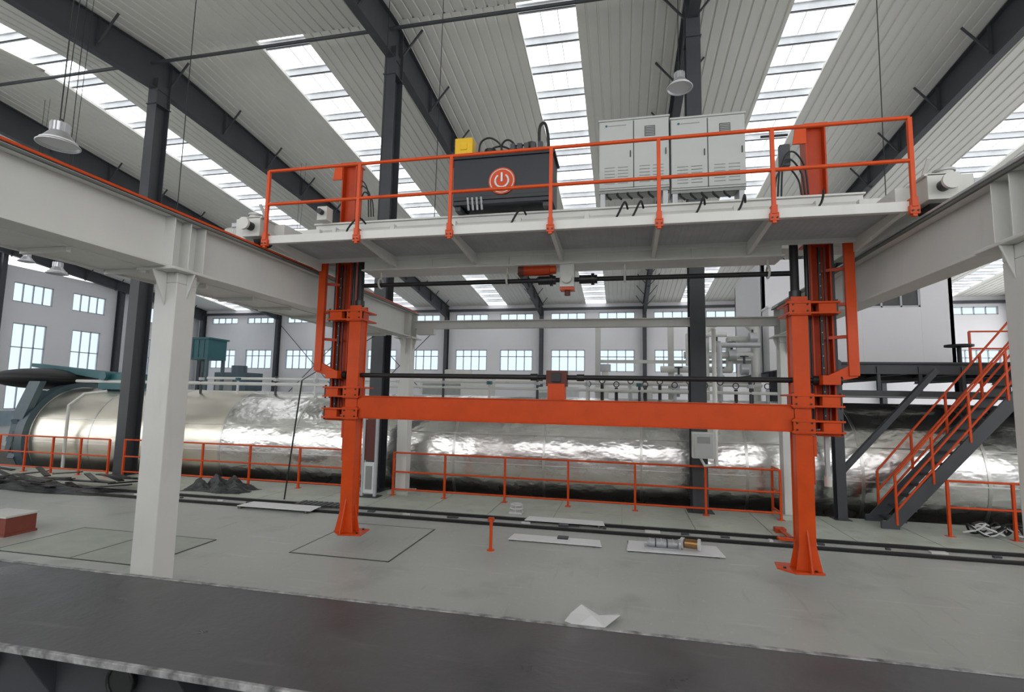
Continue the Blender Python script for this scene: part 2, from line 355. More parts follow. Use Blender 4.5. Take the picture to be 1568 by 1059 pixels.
def leg(XM,XF,XC,sg):
    W=.115; Y0,Y1=YG-.13,YG+.13
    b.box(XM-W,XM+W,Y0,Y0+.02,.5,4.3,'orange'); b.box(XM-W,XM+W,Y1-.02,Y1,.5,4.3,'orange'); b.box(XM-W+.015,XM+W-.015,Y0+.02,Y1-.02,.5,4.28,'orange')
    b.prism([(XM-W,Y0,.62),(XM+W,Y0,.62),(XM+W+.06,Y0-.04,.28),(XM-W-.06,Y0-.04,.28)],(0,.02,0),'orange')
    b.prism([(XM-.012,Y0,.85),(XM-.012,Y0-.17,.28),(XM-.012,Y0,.28)],(.024,0,0),'orange')
    for k in(-1,1): b.prism([(XM+k*W,YG-.01,.75),(XM+k*(W+.10),YG-.01,.28),(XM+k*W,YG-.01,.28)],(0,.02,0),'orange')
    b.box(XM-W+.01,XM+W-.01,Y0,Y1,.27,.5,'orange')
    cx=XM+(.06 if sg<0 else -.11)
    b.prism([(cx-.30,YG-.08,.25),(cx-.10,YG-.28,.25),(cx+.30,YG-.22,.25),(cx+.26,YG+.18,.25),(cx-.26,YG+.2,.25)],(0,0,.028),'orange')
    for dx,dy in((-.2,-.1),(.2,-.17),(.18,.1)): b.cyl((cx+dx,YG+dy,.27),(cx+dx,YG+dy,.30),.02,'railm',n=8)
    YM=YG+.18
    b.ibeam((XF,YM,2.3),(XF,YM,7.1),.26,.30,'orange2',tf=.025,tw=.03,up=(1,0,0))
    b.box(XF-.05,XF-.01,YM-.17,YM-.13,2.35,5.1,'black'); b.box(XF+.03,XF+.055,YM-.16,YM-.13,2.35,5.1,'rust')
    for i in range(14): b.cyl((XF-.03,YM-.17,2.5+i*.18),(XF-.03,YM-.18,2.5+i*.18),.008,'grating',n=8)
    b.box(XF-.17,XF+.17,YM-.17,YM+.17,7.1,7.12,'orange')
    b.prism([(XF-.14,YM-.15,7.1),(XF-.14,YM-.15,6.8),(XF-.34,YM-.15,6.8),(XF-.3,YM-.15,7.05)],(0,.03,0),'orange')
    b.box(XF-.2,XF+.2,YM-.2,YM+.2,5.16,5.19,'orange')
    b.box(XF+sg*.15,XF+sg*.2,YM-.1,YM+.1,2.6,5.2,'dark')
    b.box(XC-.05,XC+.05,YG-.05,YG+.05,3.1,5.34,'orange'); b.box(XC-.07,XC+.07,YG-.065,YG-.05,3.1,5.34,'orange')
    b.beam((XC,YG,5.28),(XF,YG,5.28),.12,.14,'orange')
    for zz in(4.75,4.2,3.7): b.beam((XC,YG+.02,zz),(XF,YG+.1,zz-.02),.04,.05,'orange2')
    b.prism([(XC+sg*.05,YG-.04,3.3),(XC+sg*.05,YG-.04,3.08),(XF,YG-.04,2.98),(XF,YG-.04,3.1)],(0,.08,0),'orange')
    for zc in(4.12,2.72,2.34):
        lo,hi=min(XM,XF)-.17,max(XM,XF)+.17
        for dz in(-.08,.08): b.box(lo,hi,YG-.18,YG+.38,zc+dz-.014,zc+dz+.014,'orange')
        for k in(XM,XF): b.box(k-.12,k+.12,YG-.155,YG-.02,zc-.08,zc+.08,'orange')
        b.box(XM-.15,XM+.15,YG-.17,YG-.1,zc-.11,zc+.11,'orange')
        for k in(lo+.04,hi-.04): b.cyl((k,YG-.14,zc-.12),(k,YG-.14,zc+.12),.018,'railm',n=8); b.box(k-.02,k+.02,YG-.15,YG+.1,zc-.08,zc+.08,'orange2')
        for dx in(-.1,.1):
            for dz in(-.05,.05): b.cyl((XM+dx,YG-.17,zc+dz),(XM+dx,YG-.185,zc+dz),.014,'railm',n=8)
    b.box(XF-.17,XF+.17,YG-.06,YG+.36,2.2,2.26,'orange')
    b.cyl((XM-sg*.02,YG-.02,4.3),(XM-sg*.02,YG-.02,5.2),.062,'rubber'); b.cyl((XM-sg*.02,YG-.02,4.3),(XM-sg*.02,YG-.02,4.4),.085,'black')
    b.cyl((XM+sg*.19,YG+.1,2.3),(XM+sg*.19,YG+.1,5.2),.03,'black')
    b.box(XM+sg*.115,XM+sg*.18,YG-.1,YG+.1,1.9,2.2,'orange'); b.box(XM+sg*.115,XM+sg*.14,YG-.12,YG+.12,1.5,2.2,'orange2')
leg(-4.76,-5.14,-5.52,-1); leg(2.64,3.02,3.38,1)
b.box(3.0,3.06,YG+.1,YG+.16,1.55,2.25,'grating'); b.cyl((3.03,YG+.13,1.45),(3.03,YG+.13,1.6),.05,'whitec')
b.box(-4.64,2.52,YG-.12,YG+.12,2.27,2.65,'orange')
b.box(-4.6,2.5,YG-.14,YG+.14,2.645,2.66,'orange'); b.box(-4.6,2.5,YG-.14,YG+.14,2.255,2.27,'orange')
b.cyl((-5.2,YG,3.03),(3.05,YG,3.03),.042,'rubber')
b.box(-1.2,-.92,YG-.14,YG+.14,2.66,2.92,'orange'); b.box(-1.23,-.89,YG-.12,YG+.12,2.88,3.14,'rust'); b.box(-1.14,-.98,YG-.15,YG+.15,2.95,3.10,'black')
for x in(-1.45,-.67): b.cyl((x-.06,YG,3.03),(x+.06,YG,3.03),.06,'black')
for x in(-5.14,3.02): b.cbox((x,YG-.05,3.03),(.24,.3,.14),'orange'); b.cyl((x-.2,YG,3.03),(x+.2,YG,3.03),.07,'black')
b.cyl((-4.7,YG,4.69),(2.6,YG,4.69),.04,'rubber')
for x in(-1.25,-.55): b.cyl((x-.15,YG,4.69),(x+.15,YG,4.69),.075,'black'); b.cyl((x+.05,YG,4.69),(x+.1,YG,4.69),.1,'black')
for x in(-4.35,-1.95,.05,2.25): b.ring((x,YG,4.72),(1,0,0),.09,.018,'whitec'); b.cyl((x,YG,4.8),(x,YG,4.95),.018,'whitec',n=8)
b.box(-1.02,-.78,YG-.12,YG+.12,4.55,4.95,'white'); b.cyl((-.9,YG-.12,4.69),(-.9,YG-.2,4.69),.09,'whitec'); b.box(-1.02,-.78,YG-.1,YG+.1,4.5,4.55,'orange'); b.cyl((-.9,YG,4.52),(-.9,YG,4.42),.05,'rust')
b.cyl((-1.65,YG,4.87),(-1.2,YG,4.87),.095,'orange2'); b.cyl((-1.75,YG,4.87),(-1.65,YG,4.87),.1,'rust'); b.cyl((-1.2,YG,4.87),(-1.1,YG,4.87),.07,'orange')
for x in(-1.6,.1,.35,1.3,1.9,3.0,-4.6): b.tube([(x,8.3,5.8),(x-.05,8.12,5.85),(x-.15,7.95,5.6),(x-.28,8.05,5.38)],.018,'rubber',n=6,curve=True,seg=5)
b.tube([(-5.3,8.1,5.45)]+[(-5.3+i*.8,8.12,5.42+.03*math.sin(i*2)) for i in range(1,11)]+[(3.3,8.1,5.5)],.02,'rubber',n=6,curve=True,seg=3)
for k in range(3):
    x=2.35+k*.05; b.tube([(x,8.4,5.9),(x+.02,8.3,6.2+.12*k),(x+.18,8.35,6.35+.12*k),(x+.38,8.5,6.2+.1*k),(x+.42,8.5,5.95)],.015,'rubber',n=6,curve=True,seg=5)
    x=-4.9+k*.05; b.tube([(x,8.45,6.6-.12*k),(x+.15,8.3,6.65-.12*k),(x+.3,8.3,6.45-.1*k),(x+.32,8.35,5.95)],.014,'rubber',n=6,curve=True,seg=5)
b.box(2.45,2.6,8.4,8.5,6.4,6.75,'dark'); b.cyl((2.2,8.5,6.95),(2.6,8.5,6.95),.02,'black',n=8)
b.box(-5.55,-5.35,8.2,8.4,5.89,6.15,'whitec'); b.cyl((-5.45,8.2,6.03),(-5.45,8.1,6.03),.05,'black')
b.make('gantry_lift',.004)
# hydraulic unit
b=B()
b.box(-2.88,-1.13,8.15,8.75,5.98,6.82,'navy'); b.box(-2.92,-1.09,8.12,8.78,6.8,6.84,'navy'); b.box(-2.86,-1.15,8.13,8.15,6.05,6.12,'black')
for x in(-2.8,-1.25): b.box(x-.05,x+.05,8.2,8.7,5.90,5.98,'dark')
for i in range(4): b.cyl((-2.6+i*.08,8.2,5.9),(-2.6+i*.08,8.12,6.1),.02,'grating',n=8)
b.box(-2.88,-2.56,8.18,8.4,6.78,7.22,'yellow'); b.box(-2.86,-2.58,8.165,8.18,6.82,6.88,'cabd'); b.box(-2.78,-2.66,8.165,8.18,7.0,7.12,'yellow')
b.cyl((-2.0,8.15,6.36),(-2.0,8.125,6.36),.235,'orange',n=40); b.ring((-2.0,8.122,6.36),(0,1,0),.205,.007,'sheet',n=40)
b.ring((-2.0,8.118,6.36),(0,-1,0),.115,.017,'sheet',a0=125,a1=415,n=40); b.box(-2.017,-1.983,8.10,8.125,6.34,6.50,'sheet')
b.cyl((-2.3,8.45,6.84),(-2.3,8.45,7.08),.11,'black'); b.cyl((-1.95,8.4,6.84),(-1.95,8.4,7.0),.07,'grating'); b.cyl((-1.55,8.4,6.84),(-1.55,8.4,7.12),.09,'black'); b.cyl((-1.3,8.5,6.84),(-1.3,8.5,7.15),.05,'grating')
b.box(-1.9,-1.3,8.25,8.5,6.84,6.95,'grating')
for i in range(5): b.box(-1.88+i*.12,-1.8+i*.12,8.2,8.3,6.9,7.05,'dark')
for (x,w,h,dy) in((-2.5,.45,.40,0),(-2.35,.5,.28,.1),(-2.1,.3,.36,.05),(-1.95,.5,.22,0)):
    b.tube([(x,8.4+dy,6.84),(x+w*.1,8.32+dy,6.84+h*.8),(x+w*.5,8.3+dy,6.84+h),(x+w*.9,8.35+dy,6.84+h*.7),(x+w,8.4+dy,6.86)],.017,'rubber',n=8,curve=True,seg=6)
b.tube([(-1.38,8.3,6.84),(-1.38,8.25,7.3),(-1.3,8.3,7.42),(-1.24,8.3,7.2),(-1.22,8.3,6.84)],.026,'rubber',n=8,curve=True)
b.make('hydraulic_power_unit',.006)
def cabinet(x0,dz,y0):
    b=B(); w=1.14; z0,z1=6.15+dz,7.36+dz; y1=y0+.42
    b.box(x0,x0+w,y0,y1,z0,z1,'cab'); b.box(x0-.015,x0+w+.015,y0-.02,y1,z1,z1+.03,'cab')
    for x in(x0+.06,x0+w-.06): b.box(x-.04,x+.04,y0+.03,y1-.03,5.9,z0,'grating')
    b.box(x0,x0+w,y0+.02,y0+.06,z0-.05,z0,'louv')
    for k in(0,1):
        a=x0+k*w/2; b.box(a+.008,a+w/2-.008,y0-.018,y0,z0+.03,z1-.02,'cab')
        for i in range(6):
            for j in(0,1): b.box(a+.09+j*.22,a+.26+j*.22,y0-.026,y0-.018,z0+.10+i*.055,z0+.110+i*.055,'louv')
        b.box(a+w/2-.06,a+w/2-.045,y0-.035,y0-.018,z0+.55,z0+.66,'railm')
    b.box(x0+w/2-.006,x0+w/2+.006,y0-.010,y0,z0+.02,z1-.02,'cabd')
    b.box(x0+.75,x0+.92,y0-.024,y0-.018,z1-.32,z1-.14,'cabd')
    for i in range(6): b.box(x0+.76,x0+.91,y0-.03,y0-.02,z1-.31+i*.028,z1-.30+i*.028,'cab')
    b.cyl((x0+.12,y0-.02,z1-.09),(x0+.12,y0-.024,z1-.09),.02,'teal',n=12); b.box(x0+.15,x0+.45,y0-.022,y0-.018,z1-.1,z1-.085,'louv')
    for i in range(5): b.tube([(x0+.15+i*.17,y0+.1,z0),(x0+.13+i*.17,y0-.02,z0-.1),(x0+.2+i*.17,y0-.08,z0-.2)],.018,'rubber',n=6,curve=True,seg=3)
    b.make('electrical_cabinet',.006)
cabinet(-.37,.03,8.4); cabinet(.80,-.05,8.38)
# ------------------------------------------------------------ autoclave vessel with lifted door
b=B(); TY,TZ,TR=15.85,.88,1.82; TX0=-20.3; TX1=20
x=TX0; k=0
while x<TX1:
    x2=min(x+2.6,TX1); b.cyl((x,TY,TZ),(x2,TY,TZ),TR+(.004 if k%2 else 0),'warm' if k<3 else 'steel',n=128,caps=False)
    b.cyl((x-.035,TY,TZ),(x+.035,TY,TZ),TR+.014,'seam',n=128); x=x2;k+=1
for an in(-2,24,-38):
    a=math.radians(an); b.box(TX0,TX1,TY-math.cos(a)*(TR+.012)-.008,TY-math.cos(a)*(TR+.012)+.012,TZ+math.sin(a)*(TR+.01)-.012,TZ+math.sin(a)*(TR+.01)+.012,'seam')
b.cyl((TX0-.35,TY,TZ),(TX0,TY,TZ),TR+.2,'bluegrey',n=64); b.cyl((TX0-.6,TY,TZ),(TX0-.35,TY,TZ),TR+.1,'dark',n=64); b.cyl((TX0-.62,TY,TZ),(TX0-.6,TY,TZ),TR-.15,'black',n=64)
for i in range(20):
    a=2*math.pi*i/20; b.cbox((TX0-.5,TY+math.cos(a)*(TR+.14),TZ+math.sin(a)*(TR+.14)),(.3,.16,.16),'bluegrey',Matrix.Rotation(-a,3,'X'))
x=-18.
while x<TX1:
    b.box(x-.15,x+.15,TY-1.3,TY+1.3,-1.4,-.45,'rust'); b.box(x-.3,x+.3,TY-1.45,TY+1.45,-1.4,-1.36,'rust'); b.prism([(x-.08,TY-1.55,-.2),(x-.08,TY+1.55,-.2),(x-.08,TY+1.2,-1.3),(x-.08,TY-1.2,-1.3)],(.16,0,0),'rust'); x+=3.3
b.beam((-18.3,TY-.2,3.1),(-22.6,TY-.2,3.55),.35,.34,'teal',h2=.14); b.box(-19.,-17.6,TY-.6,TY+.2,2.66,3.25,'teal'); b.cyl((-18.6,TY-.8,3.15),(-18.6,TY+.4,3.15),.16,'teal')
b.cyl((-21.9,TY-.2,3.02),(-21.9,TY-.2,3.12),1.75,'rubber',n=48); b.sph((-21.9,TY-.2,3.02),1.7,'rubber',sc=(1,1,.24),n=40,k=12); b.cyl((-21.9,TY-.2,3.1),(-21.9,TY-.2,3.4),.4,'teal',r2=.2)
b.prism([(-20.4,TY-1.9,2.9),(-19.9,TY-1.9,2.9),(-20.5,TY-1.9,1.6),(-21.,TY-1.9,.4),(-21.2,TY-1.9,.4),(-20.9,TY-1.9,1.9)],(0,.2,0),'bluegrey')
b.tube([(-20,TY-.6,2.95),(-8,TY-.6,2.95)],.06,'white'); b.tube([(-8,TY-.6,2.95),(8,TY-.6,2.9)],.045,'white')
b.tube([(-15,TY+.2,3.15),(4,TY+.2,3.15)],.05,'white')
for i in range(16):
    x=-17.5+i*1.5
    b.cyl((x,TY-.6,2.5),(x,TY-.6,3.1+.12*(i%3)),.04,'white' if i%2 else 'dark'); b.cyl((x,TY-.6,3.05),(x,TY-.6,3.15),.09,'teal' if i%3==0 else 'grating')
for i in range(14):
    x=-1.+i*.42; b.cyl((x,TY-.2,2.6),(x,TY-.2,3.02+.1*(i%2)),.05,'railm' if i%3 else 'grating'); b.ring((x,TY-.2,3.12+.1*(i%2)),(0,1,0),.08,.015,'dark',n=12)
b.tube([(-18.4,13.85,.0),(-18.4,13.85,2.1),(-17.9,13.95,2.5),(-17.4,14.3,2.6)],.05,'white')
b.make('autoclave_vessel')
b=B()
def P(pts,r=.11,m='white'): b.tube(pts,r,m,n=14)
Y=19.2
P([(2.9,Y,.0),(2.9,Y,5.2),(3.3,Y,5.5),(4.3,Y,5.5),(4.6,Y,5.2),(4.6,Y,0)],.16)
P([(1.4,Y,3.4),(4.5,Y,3.4)],.13); P([(1.4,Y+.3,3.8),(3.8,Y+.3,3.8),(3.8,Y+.3,4.9),(4.6,Y+.3,4.9)],.12)
P([(-1.,Y,3.0),(2.6,Y,3.0)],.1); P([(-.6,Y,2.2),(-.6,Y,3.9)],.12); P([(.3,Y,2.2),(.3,Y,3.3)],.08); P([(1.0,Y,0),(1.0,Y,3.3),(2.6,Y,3.3)],.1)
P([(3.3,Y-.6,2.6),(3.3,Y-.6,4.6),(4.6,Y-.6,4.6)],.09,'grating'); P([(2.2,Y,4.3),(4.6,Y,4.3)],.13); P([(2.3,Y-.3,3.9),(2.3,Y-.3,5.0),(3.6,Y-.3,5.0)],.08)
for x,z in((3.4,3.4),(4.2,3.8),(2.0,3.4),(3.8,4.3),(4.5,4.9),(1.9,3.0),(3.3,4.6)):
    b.cyl((x-.12,Y-.1,z),(x+.12,Y-.1,z),.2,'grating'); b.cyl((x,Y-.1,z),(x,Y-.1,z+.45),.04,'dark'); b.ring((x,Y-.1,z+.45),(0,0,1),.13,.02,'dark',n=14)
b.cyl((-.6,Y,3.7),(-.6,Y,3.95),.2,'grating')
for x in(-.9,1.8,4.7): b.ibeam((x,Y+.6,0),(x,Y+.6,5.6),.2,.2,'whitec')
b.beam((-.9,Y+.6,4.1),(4.7,Y+.6,4.1),.1,.12,'whitec'); b.beam((1.8,Y+.6,5.6),(4.7,Y+.6,5.6),.1,.12,'whitec')
b.make('insulated_piping')
for x,y,w,d,h,m in((-33,36,3.0,2,4.2,'bluegrey'),(-26,35,2.0,1.6,2.6,'whitec'),(-38,30,3,2,2.4,'teal'),(-14,34,5,2,3.9,'whitec'),(-6,35,3,2,3.4,'grating')):
    b=B()
    b.box(x,x+w,y,y+d,0.2,h,m); b.box(x-.1,x+w+.1,y-.1,y+d+.1,0,.2,'dark'); b.cyl((x+w*.5,y+d*.5,h),(x+w*.5,y+d*.5,h+.6),w*.2,m); b.box(x+.2,x+w*.6,y-.05,y,1.,h-.4,'louv')
    b.box(x+w*.65,x+w*.9,y-.05,y,1.3,1.9,'frame')
    b.make('process_machine')
b=B()
b.box(-26.6,-24.9,26.5,28,4.6,5.85,'teal'); b.box(-26.7,-24.8,26.4,28.1,5.85,5.95,'teal')
for x in(-26.5,-25.0):
    for y in(26.6,27.9): b.box(x-.08,x+.08,y-.08,y+.08,0,4.6,'bluegrey')
for i in range(4): b.box(-26.4+i*.4,-26.36+i*.4,26.46,26.5,4.7,5.8,'bluegrey')
b.make('elevated_filter_unit')
# ------------------------------------------------------------ guard rails
def addguard(b,xs,Y,z0,h=1.12,rails=(1.,.55,.14),m='orange'):
    for x in xs: b.beam((x,Y,z0),(x,Y,z0+h),.05,.05,m); b.box(x-.07,x+.07,Y-.07,Y+.07,z0,z0+.012,m)
    for r in rails: b.cyl((min(xs),Y,z0+h*r),(max(xs),Y,z0+h*r),.024,m)
b=B(); addguard(b,[3.55-1.62*i for i in range(6)]+[-6.0],12.95,.012)
b.beam((3.55,13.6,0),(3.55,13.6,1.1),.05,.05,'orange')
for z in(1.13,.63,.17): b.cyl((3.55,12.95,z),(3.55,13.6,z),.024,'orange')
b.make('guard_rail')
b=B(); addguard(b,[-7.3-1.62*i for i in range(5)]+[-15.0],13.05,.012); b.make('guard_rail')
b=B(); addguard(b,[6.6,7.75,8.9],12.45,.012,rails=(1.,.52)); b.make('guard_rail')
b=B(); addguard(b,[-15.4-1.1*i for i in range(8)],12.9,.012); b.make('guard_rail')
b=B(); b.cyl((-2.26,8.97,0),(-2.26,8.97,.5),.028,'orange'); b.cyl((-2.26,8.97,0),(-2.26,8.97,.012),.07,'orange'); b.cyl((-2.26,8.97,.5),(-2.26,8.97,.53),.04,'orange'); b.box(-2.31,-2.21,8.94,9.,.5,.56,'orange2'); b.make('bollard_post')
# ------------------------------------------------------------ deck, room, stairs on right
b=B()
DZ=3.72
b.box(4.9,9.9,14.1,24,DZ-.03,DZ,'dark'); b.box(9.9,16,14.3,24,DZ-.03,DZ,'dark'); b.ibeam((4.9,14.2,DZ-.16),(9.9,14.2,DZ-.16),.15,.26,'dark',tf=.02); b.ibeam((4.9,18.4,DZ-.16),(16,18.4,DZ-.16),.15,.26,'dark'); b.ibeam((9.9,14.4,DZ-.16),(16,14.4,DZ-.16),.15,.26,'dark')
for i in range(9): x=5.+i*1.35; b.ibeam((x,14.3,DZ-.12),(x,23.9,DZ-.12),.1,.16,'dark')
b.beam((4.98,14.2,2.95),(9.9,14.2,2.95),.12,.14,'dark'); b.beam((4.98,18.4,2.95),(16,18.4,2.95),.12,.14,'dark')
for i in range(6): x=5.3+i*.9; b.beam((x,14.2,2.95),(x,14.2,DZ-.1),.07,.07,'dark')
for x,y in((4.98,13.5),(9.8,13.5),(4.98,18.6),(10.4,18.6),(15.8,18.6)):
    b.ibeam((x,y,0),(x,y,DZ-.03),.2,.24,'dark',tf=.02,tw=.02); b.box(x-.18,x+.18,y-.18,y+.18,0,.02,'dark')
b.box(4.88,5.08,13.45,14.2,DZ-.25,DZ,'dark'); b.box(9.7,9.9,13.45,14.2,DZ-.25,DZ,'dark')
b.beam((5.0,13.6,1.0),(7.3,13.9,DZ-.2),.1,.12,'dark')
b.box(8.8,9.95,12.75,14.1,DZ-.03,DZ,'dark'); b.ibeam((8.8,12.8,DZ-.14),(9.95,12.8,DZ-.14),.1,.2,'dark'); b.ibeam((9.85,12.8,0),(9.85,12.8,DZ-.1),.15,.15,'dark')
addguard(b,[8.85,9.9],12.82,DZ,1.1,rails=(1.,.55))
addguard(b,[10.0,11.2,12.4,13.6,14.8,15.9],14.5,DZ,1.1,rails=(1.,.55)); addguard(b,[9.8,11,12.2],17.0,DZ,1.1,rails=(1.,.55))
b.make('mezzanine_deck')
b=B()
sx0,sx1=5.75,8.78; n=15
for yy in(12.8,13.55):
    b.beam((sx0-.1,yy,.02),(sx1,yy,DZ-.12),.05,.26,'dark'); b.box(sx0-.25,sx0+.1,yy-.03,yy+.03,0,.16,'dark')
for i in range(n):
    t=(i+.7)/n; x=sx0+(sx1-sx0)*t; z=DZ*t; b.box(x-.12,x+.12,12.82,13.53,z-.03,z,'dark')
for yy in(12.78,13.57):
    for i in range(5):
        t=i/4; x=sx0+.05+(sx1-sx0-.1)*t; z=(DZ-.1)*t+.1; b.beam((x,yy,z),(x,yy,z+1.05),.045,.045,'orange')
    for h in(1.05,.6,.3): b.tube([(sx0+.05,yy,h+.1),(sx1-.05,yy,DZ-.1+h+.1)],.024,'orange',n=8)
b.make('metal_staircase',.003)
b=B()
RX0,RX1,RY0,RY1,RZ0,RZ1=4.95,10.9,19.6,24,DZ,7.7
wx0,wx1,wz0,wz1=8.15,9.95,6.0,7.05
for (a,c,z0,z1) in((RX0,wx0,RZ0,RZ1),(wx1,RX1,RZ0,RZ1),(wx0,wx1,RZ0,wz0),(wx0,wx1,wz1,RZ1)): b.box(a,c,RY0,RY0+.12,z0,z1,'wall')
b.box(RX0,RX0+.12,RY0,RY1,RZ0,RZ1,'wall'); b.box(RX1-.12,RX1,RY0,RY1,RZ0,RZ1,'wall'); b.box(RX0,RX1,RY0,RY1,RZ1,RZ1+.1,'wall'); b.box(RX0,RX1,RY1-.12,RY1,RZ0,RZ1,'wall')
for x in(wx0,wx0+.6,wx0+1.2,wx1-.06): b.box(x,x+.06,RY0+.02,RY0+.08,wz0,wz1,'frame')
b.box(wx0,wx1,RY0+.02,RY0+.08,wz0,wz0+.06,'frame'); b.box(wx0,wx1,RY0+.05,RY0+.06,wz0,wz1,'cabd')
b.box(4.95,6.0,18.8,19.6,DZ,5.9,'wall'); b.box(4.92,6.05,18.75,19.6,5.9,5.98,'wall')
b.make('control_room',.01)
b=B(); x=8.35; b.cyl((x,14.9,DZ),(x,14.9,DZ+.05),.16,'rubber'); b.cyl((x,14.9,DZ+.05),(x,14.9,DZ+.45),.05,'rubber'); b.cyl((x,14.9,DZ+.45),(x,14.9,DZ+.5),.3,'rubber'); b.make('round_stool')
# ------------------------------------------------------------ lamps
def lamp(x,y,z,R,ty=None):
    b=B(); b.cyl((x,y,z),(x,y,z+R*.75),R,'lamp',r2=R*.45,n=32,caps=False); b.cyl((x,y,z+R*.72),(x,y,z+R*1.3),R*.42,'lamp',n=24); b.cyl((x,y,z+.03),(x,y,z+.05),R*.9,'sheet',n=32)
    b.ring((x,y,z),(0,0,1),R,.012,'lamp',n=32); b.ring((x,y,z+R*1.4),(0,1,0),R*.15,.012,'railm',n=12)
    for k in range(12):
        a=k*math.pi/6; b.beam((x+R*.42*math.cos(a),y+R*.42*math.sin(a),z+R*.75),(x+R*.42*math.cos(a),y+R*.42*math.sin(a),z+R*1.3),.01,.03,'lamp')
    zt=zr(y)-.02
    b.cyl((x-.02,y,z+R*1.5),(x,y,zt),.008,'rubber',n=6); b.cyl((x+.05,y,z+R*1.3),(x+.25,y,zt),.006,'rubber',n=6)
    b.make('high_bay_lamp')
lamp(-8.0,5.5,6.2,.25); lamp(1.13,10.,8.85,.24); lamp(-12.7,9.,5.3,.2); lamp(-22,14.5,7.4,.25); lamp(-14.5,20,7.5,.25)
for x,y,z in((-5.2,9.9,5.9),(-3.9,9.9,5.9),(4.4,9.5,5.9),(-8.5,8,0.)):
    b=B(); b.cyl((x,y,z),(x+.05,y,zr(y)-.02),.008,'rubber',n=6); b.cyl((x,y,z),(x,y,z+.06),.03,'grating',n=8); b.make('hanging_cable')
b=B(); b.tube([(-8.3,11.6,0.),(-8.1,11.6,2.),(-8.0,11.6,3.)],.02,'rubber',n=6); b.beam((-8.0,11.6,3.),(-6.3,12.6,4.4),.02,.02,'rubber'); b.make('hanging_cable')
# ------------------------------------------------------------ small things
b=B(); b.box(1.62,2.1,12.65,12.9,1.35,1.95,'whitec'); b.box(1.65,2.07,12.63,12.65,1.38,1.92,'cab'); b.box(1.72,2.0,12.62,12.64,1.7,1.85,'louv'); b.cyl((2.15,12.82,1.2),(2.15,12.82,4.4),.05,'white'); b.tube([(2.15,12.82,1.2),(1.9,12.82,1.17),(1.8,12.78,1.35)],.03,'white',n=8); b.box(1.7,2.0,12.9,13.17,1.5,1.8,'dark')
b.make('junction_box',.005)
b=B(); b.box(-6.72,-6.66,12.52,12.6,0,2.1,'frame'); b.box(-6.36,-6.3,12.52,12.6,0,2.1,'frame'); b.box(-6.68,-6.34,12.55,12.58,.95,2.0,'rust'); b.box(-6.68,-6.34,12.54,12.59,.1,.9,'sheet'); b.box(-6.6,-6.42,12.53,12.54,.2,.8,'louv'); b.box(-6.8,-6.2,12.4,12.75,0,.03,'dark'); b.make('notice_board')
def sheet(x0,x1,y0,y1,z=.03,sk=0):
    b=B(); b.prism([(x0,y0,z),(x1,y0+sk,z),(x1-.05,y1+sk,z),(x0+.04,y1,z)],(0,0,.012),'sheet'); b.box(x0+.02,x0+.1,y0,y1,0,z,'cabd'); b.box(x1-.14,x1-.1,y0+sk,y1,0,z,'cabd')
    return b
b=sheet(-2.05,-.35,11.05,11.42,.055); b.box(-1.3,-1.1,10.9,11.05,0,.05,'dark'); b.make('sheet_panel')
b=sheet(-2.1,-.36,9.65,10.05,.02); b.box(-1.2,-1.0,9.9,10.06,.032,.06,'dark'); b.make('sheet_panel')
b=sheet(.08,1.74,9.55,10.2,.02,.05); b.make('sheet_panel')
b=sheet(-8.7,-6.8,10.45,10.95,.055); b.make('sheet_panel')
b=B(); b.cyl((.45,9.85,.11),(.95,9.85,.11),.07,'grating'); b.box(.4,1.0,9.72,9.98,.036,.06,'grating'); b.cyl((.98,9.8,.13),(1.02,9.8,.13),.09,'grating'); b.cyl((1.1,9.88,.14),(1.32,9.84,.14),.08,'copper'); b.cyl((1.04,9.88,.14),(1.08,9.86,.14),.1,'cable'); b.cyl((1.32,9.84,.14),(1.36,9.83,.14),.1,'cable')
for i in range(5): b.cyl((.48+i*.1,9.85,.12),(.5+i*.1,9.85,.12),.082,'dark' if i%2 else 'grating')
b.make('motor_pump')
b=B()
for i in range(9): b.box(-7.6+i*.14,-7.5+i*.14,11.0,11.4,.055,.075,'dark')
b.make('steel_slats')
b=B(); x0,x1,y0,y1=-5.5,-3.68,7.9,10.0
b.box(x0,x1,y0,y1,0,.006,'floor')
for a in((x0,x1,y0,y0+.02),(x0,x1,y1-.02,y1),(x0,x0+.02,y0,y1),(x1-.02,x1,y0,y1)): b.box(*a,0,.010,'groove')
b.make('floor_hatch')
b=B(); x0,x1,y0,y1=-10.2,-7.2,6.7,8.2
b.box(x0,x1,y0,y1,0,.006,'green')
for a in((x0,x1,y0,y0+.02),(x0,x1,y1-.02,y1),(x0,x0+.02,y0,y1),(x1-.02,x1,y0,y1),(-8.6,-8.58,y0,y1)): b.box(*a,0,.010,'groove')
b.make('floor_hatch')
def lump(cx,cy,w,d,h,m,n=16,sharp=1.,seed=1):
    random.seed(seed); vs=[];fs=[]
    for j in range(n+1):
        for i in range(n+1):
            u=i/n*2-1; v=j/n*2-1; e=max(0,1-(abs(u)**2.5)*1.0)*max(0,1-abs(v)**2.5)
            z=h*e*(.55+.45*math.sin(u*7+seed)*math.cos(v*5+u*3))+h*.3*e*random.uniform(-1,1)*sharp
            vs.append((cx+w*u*(1+.08*math.sin(v*6+seed)),cy+d*v*(1+.12*math.sin(u*5)),max(.015,z)))
    for j in range(n):
        for i in range(n): a=j*(n+1)+i; fs.append((a,a+1,a+n+2,a+n+1))
    b=B(); b.add(vs,fs,m,False); return b
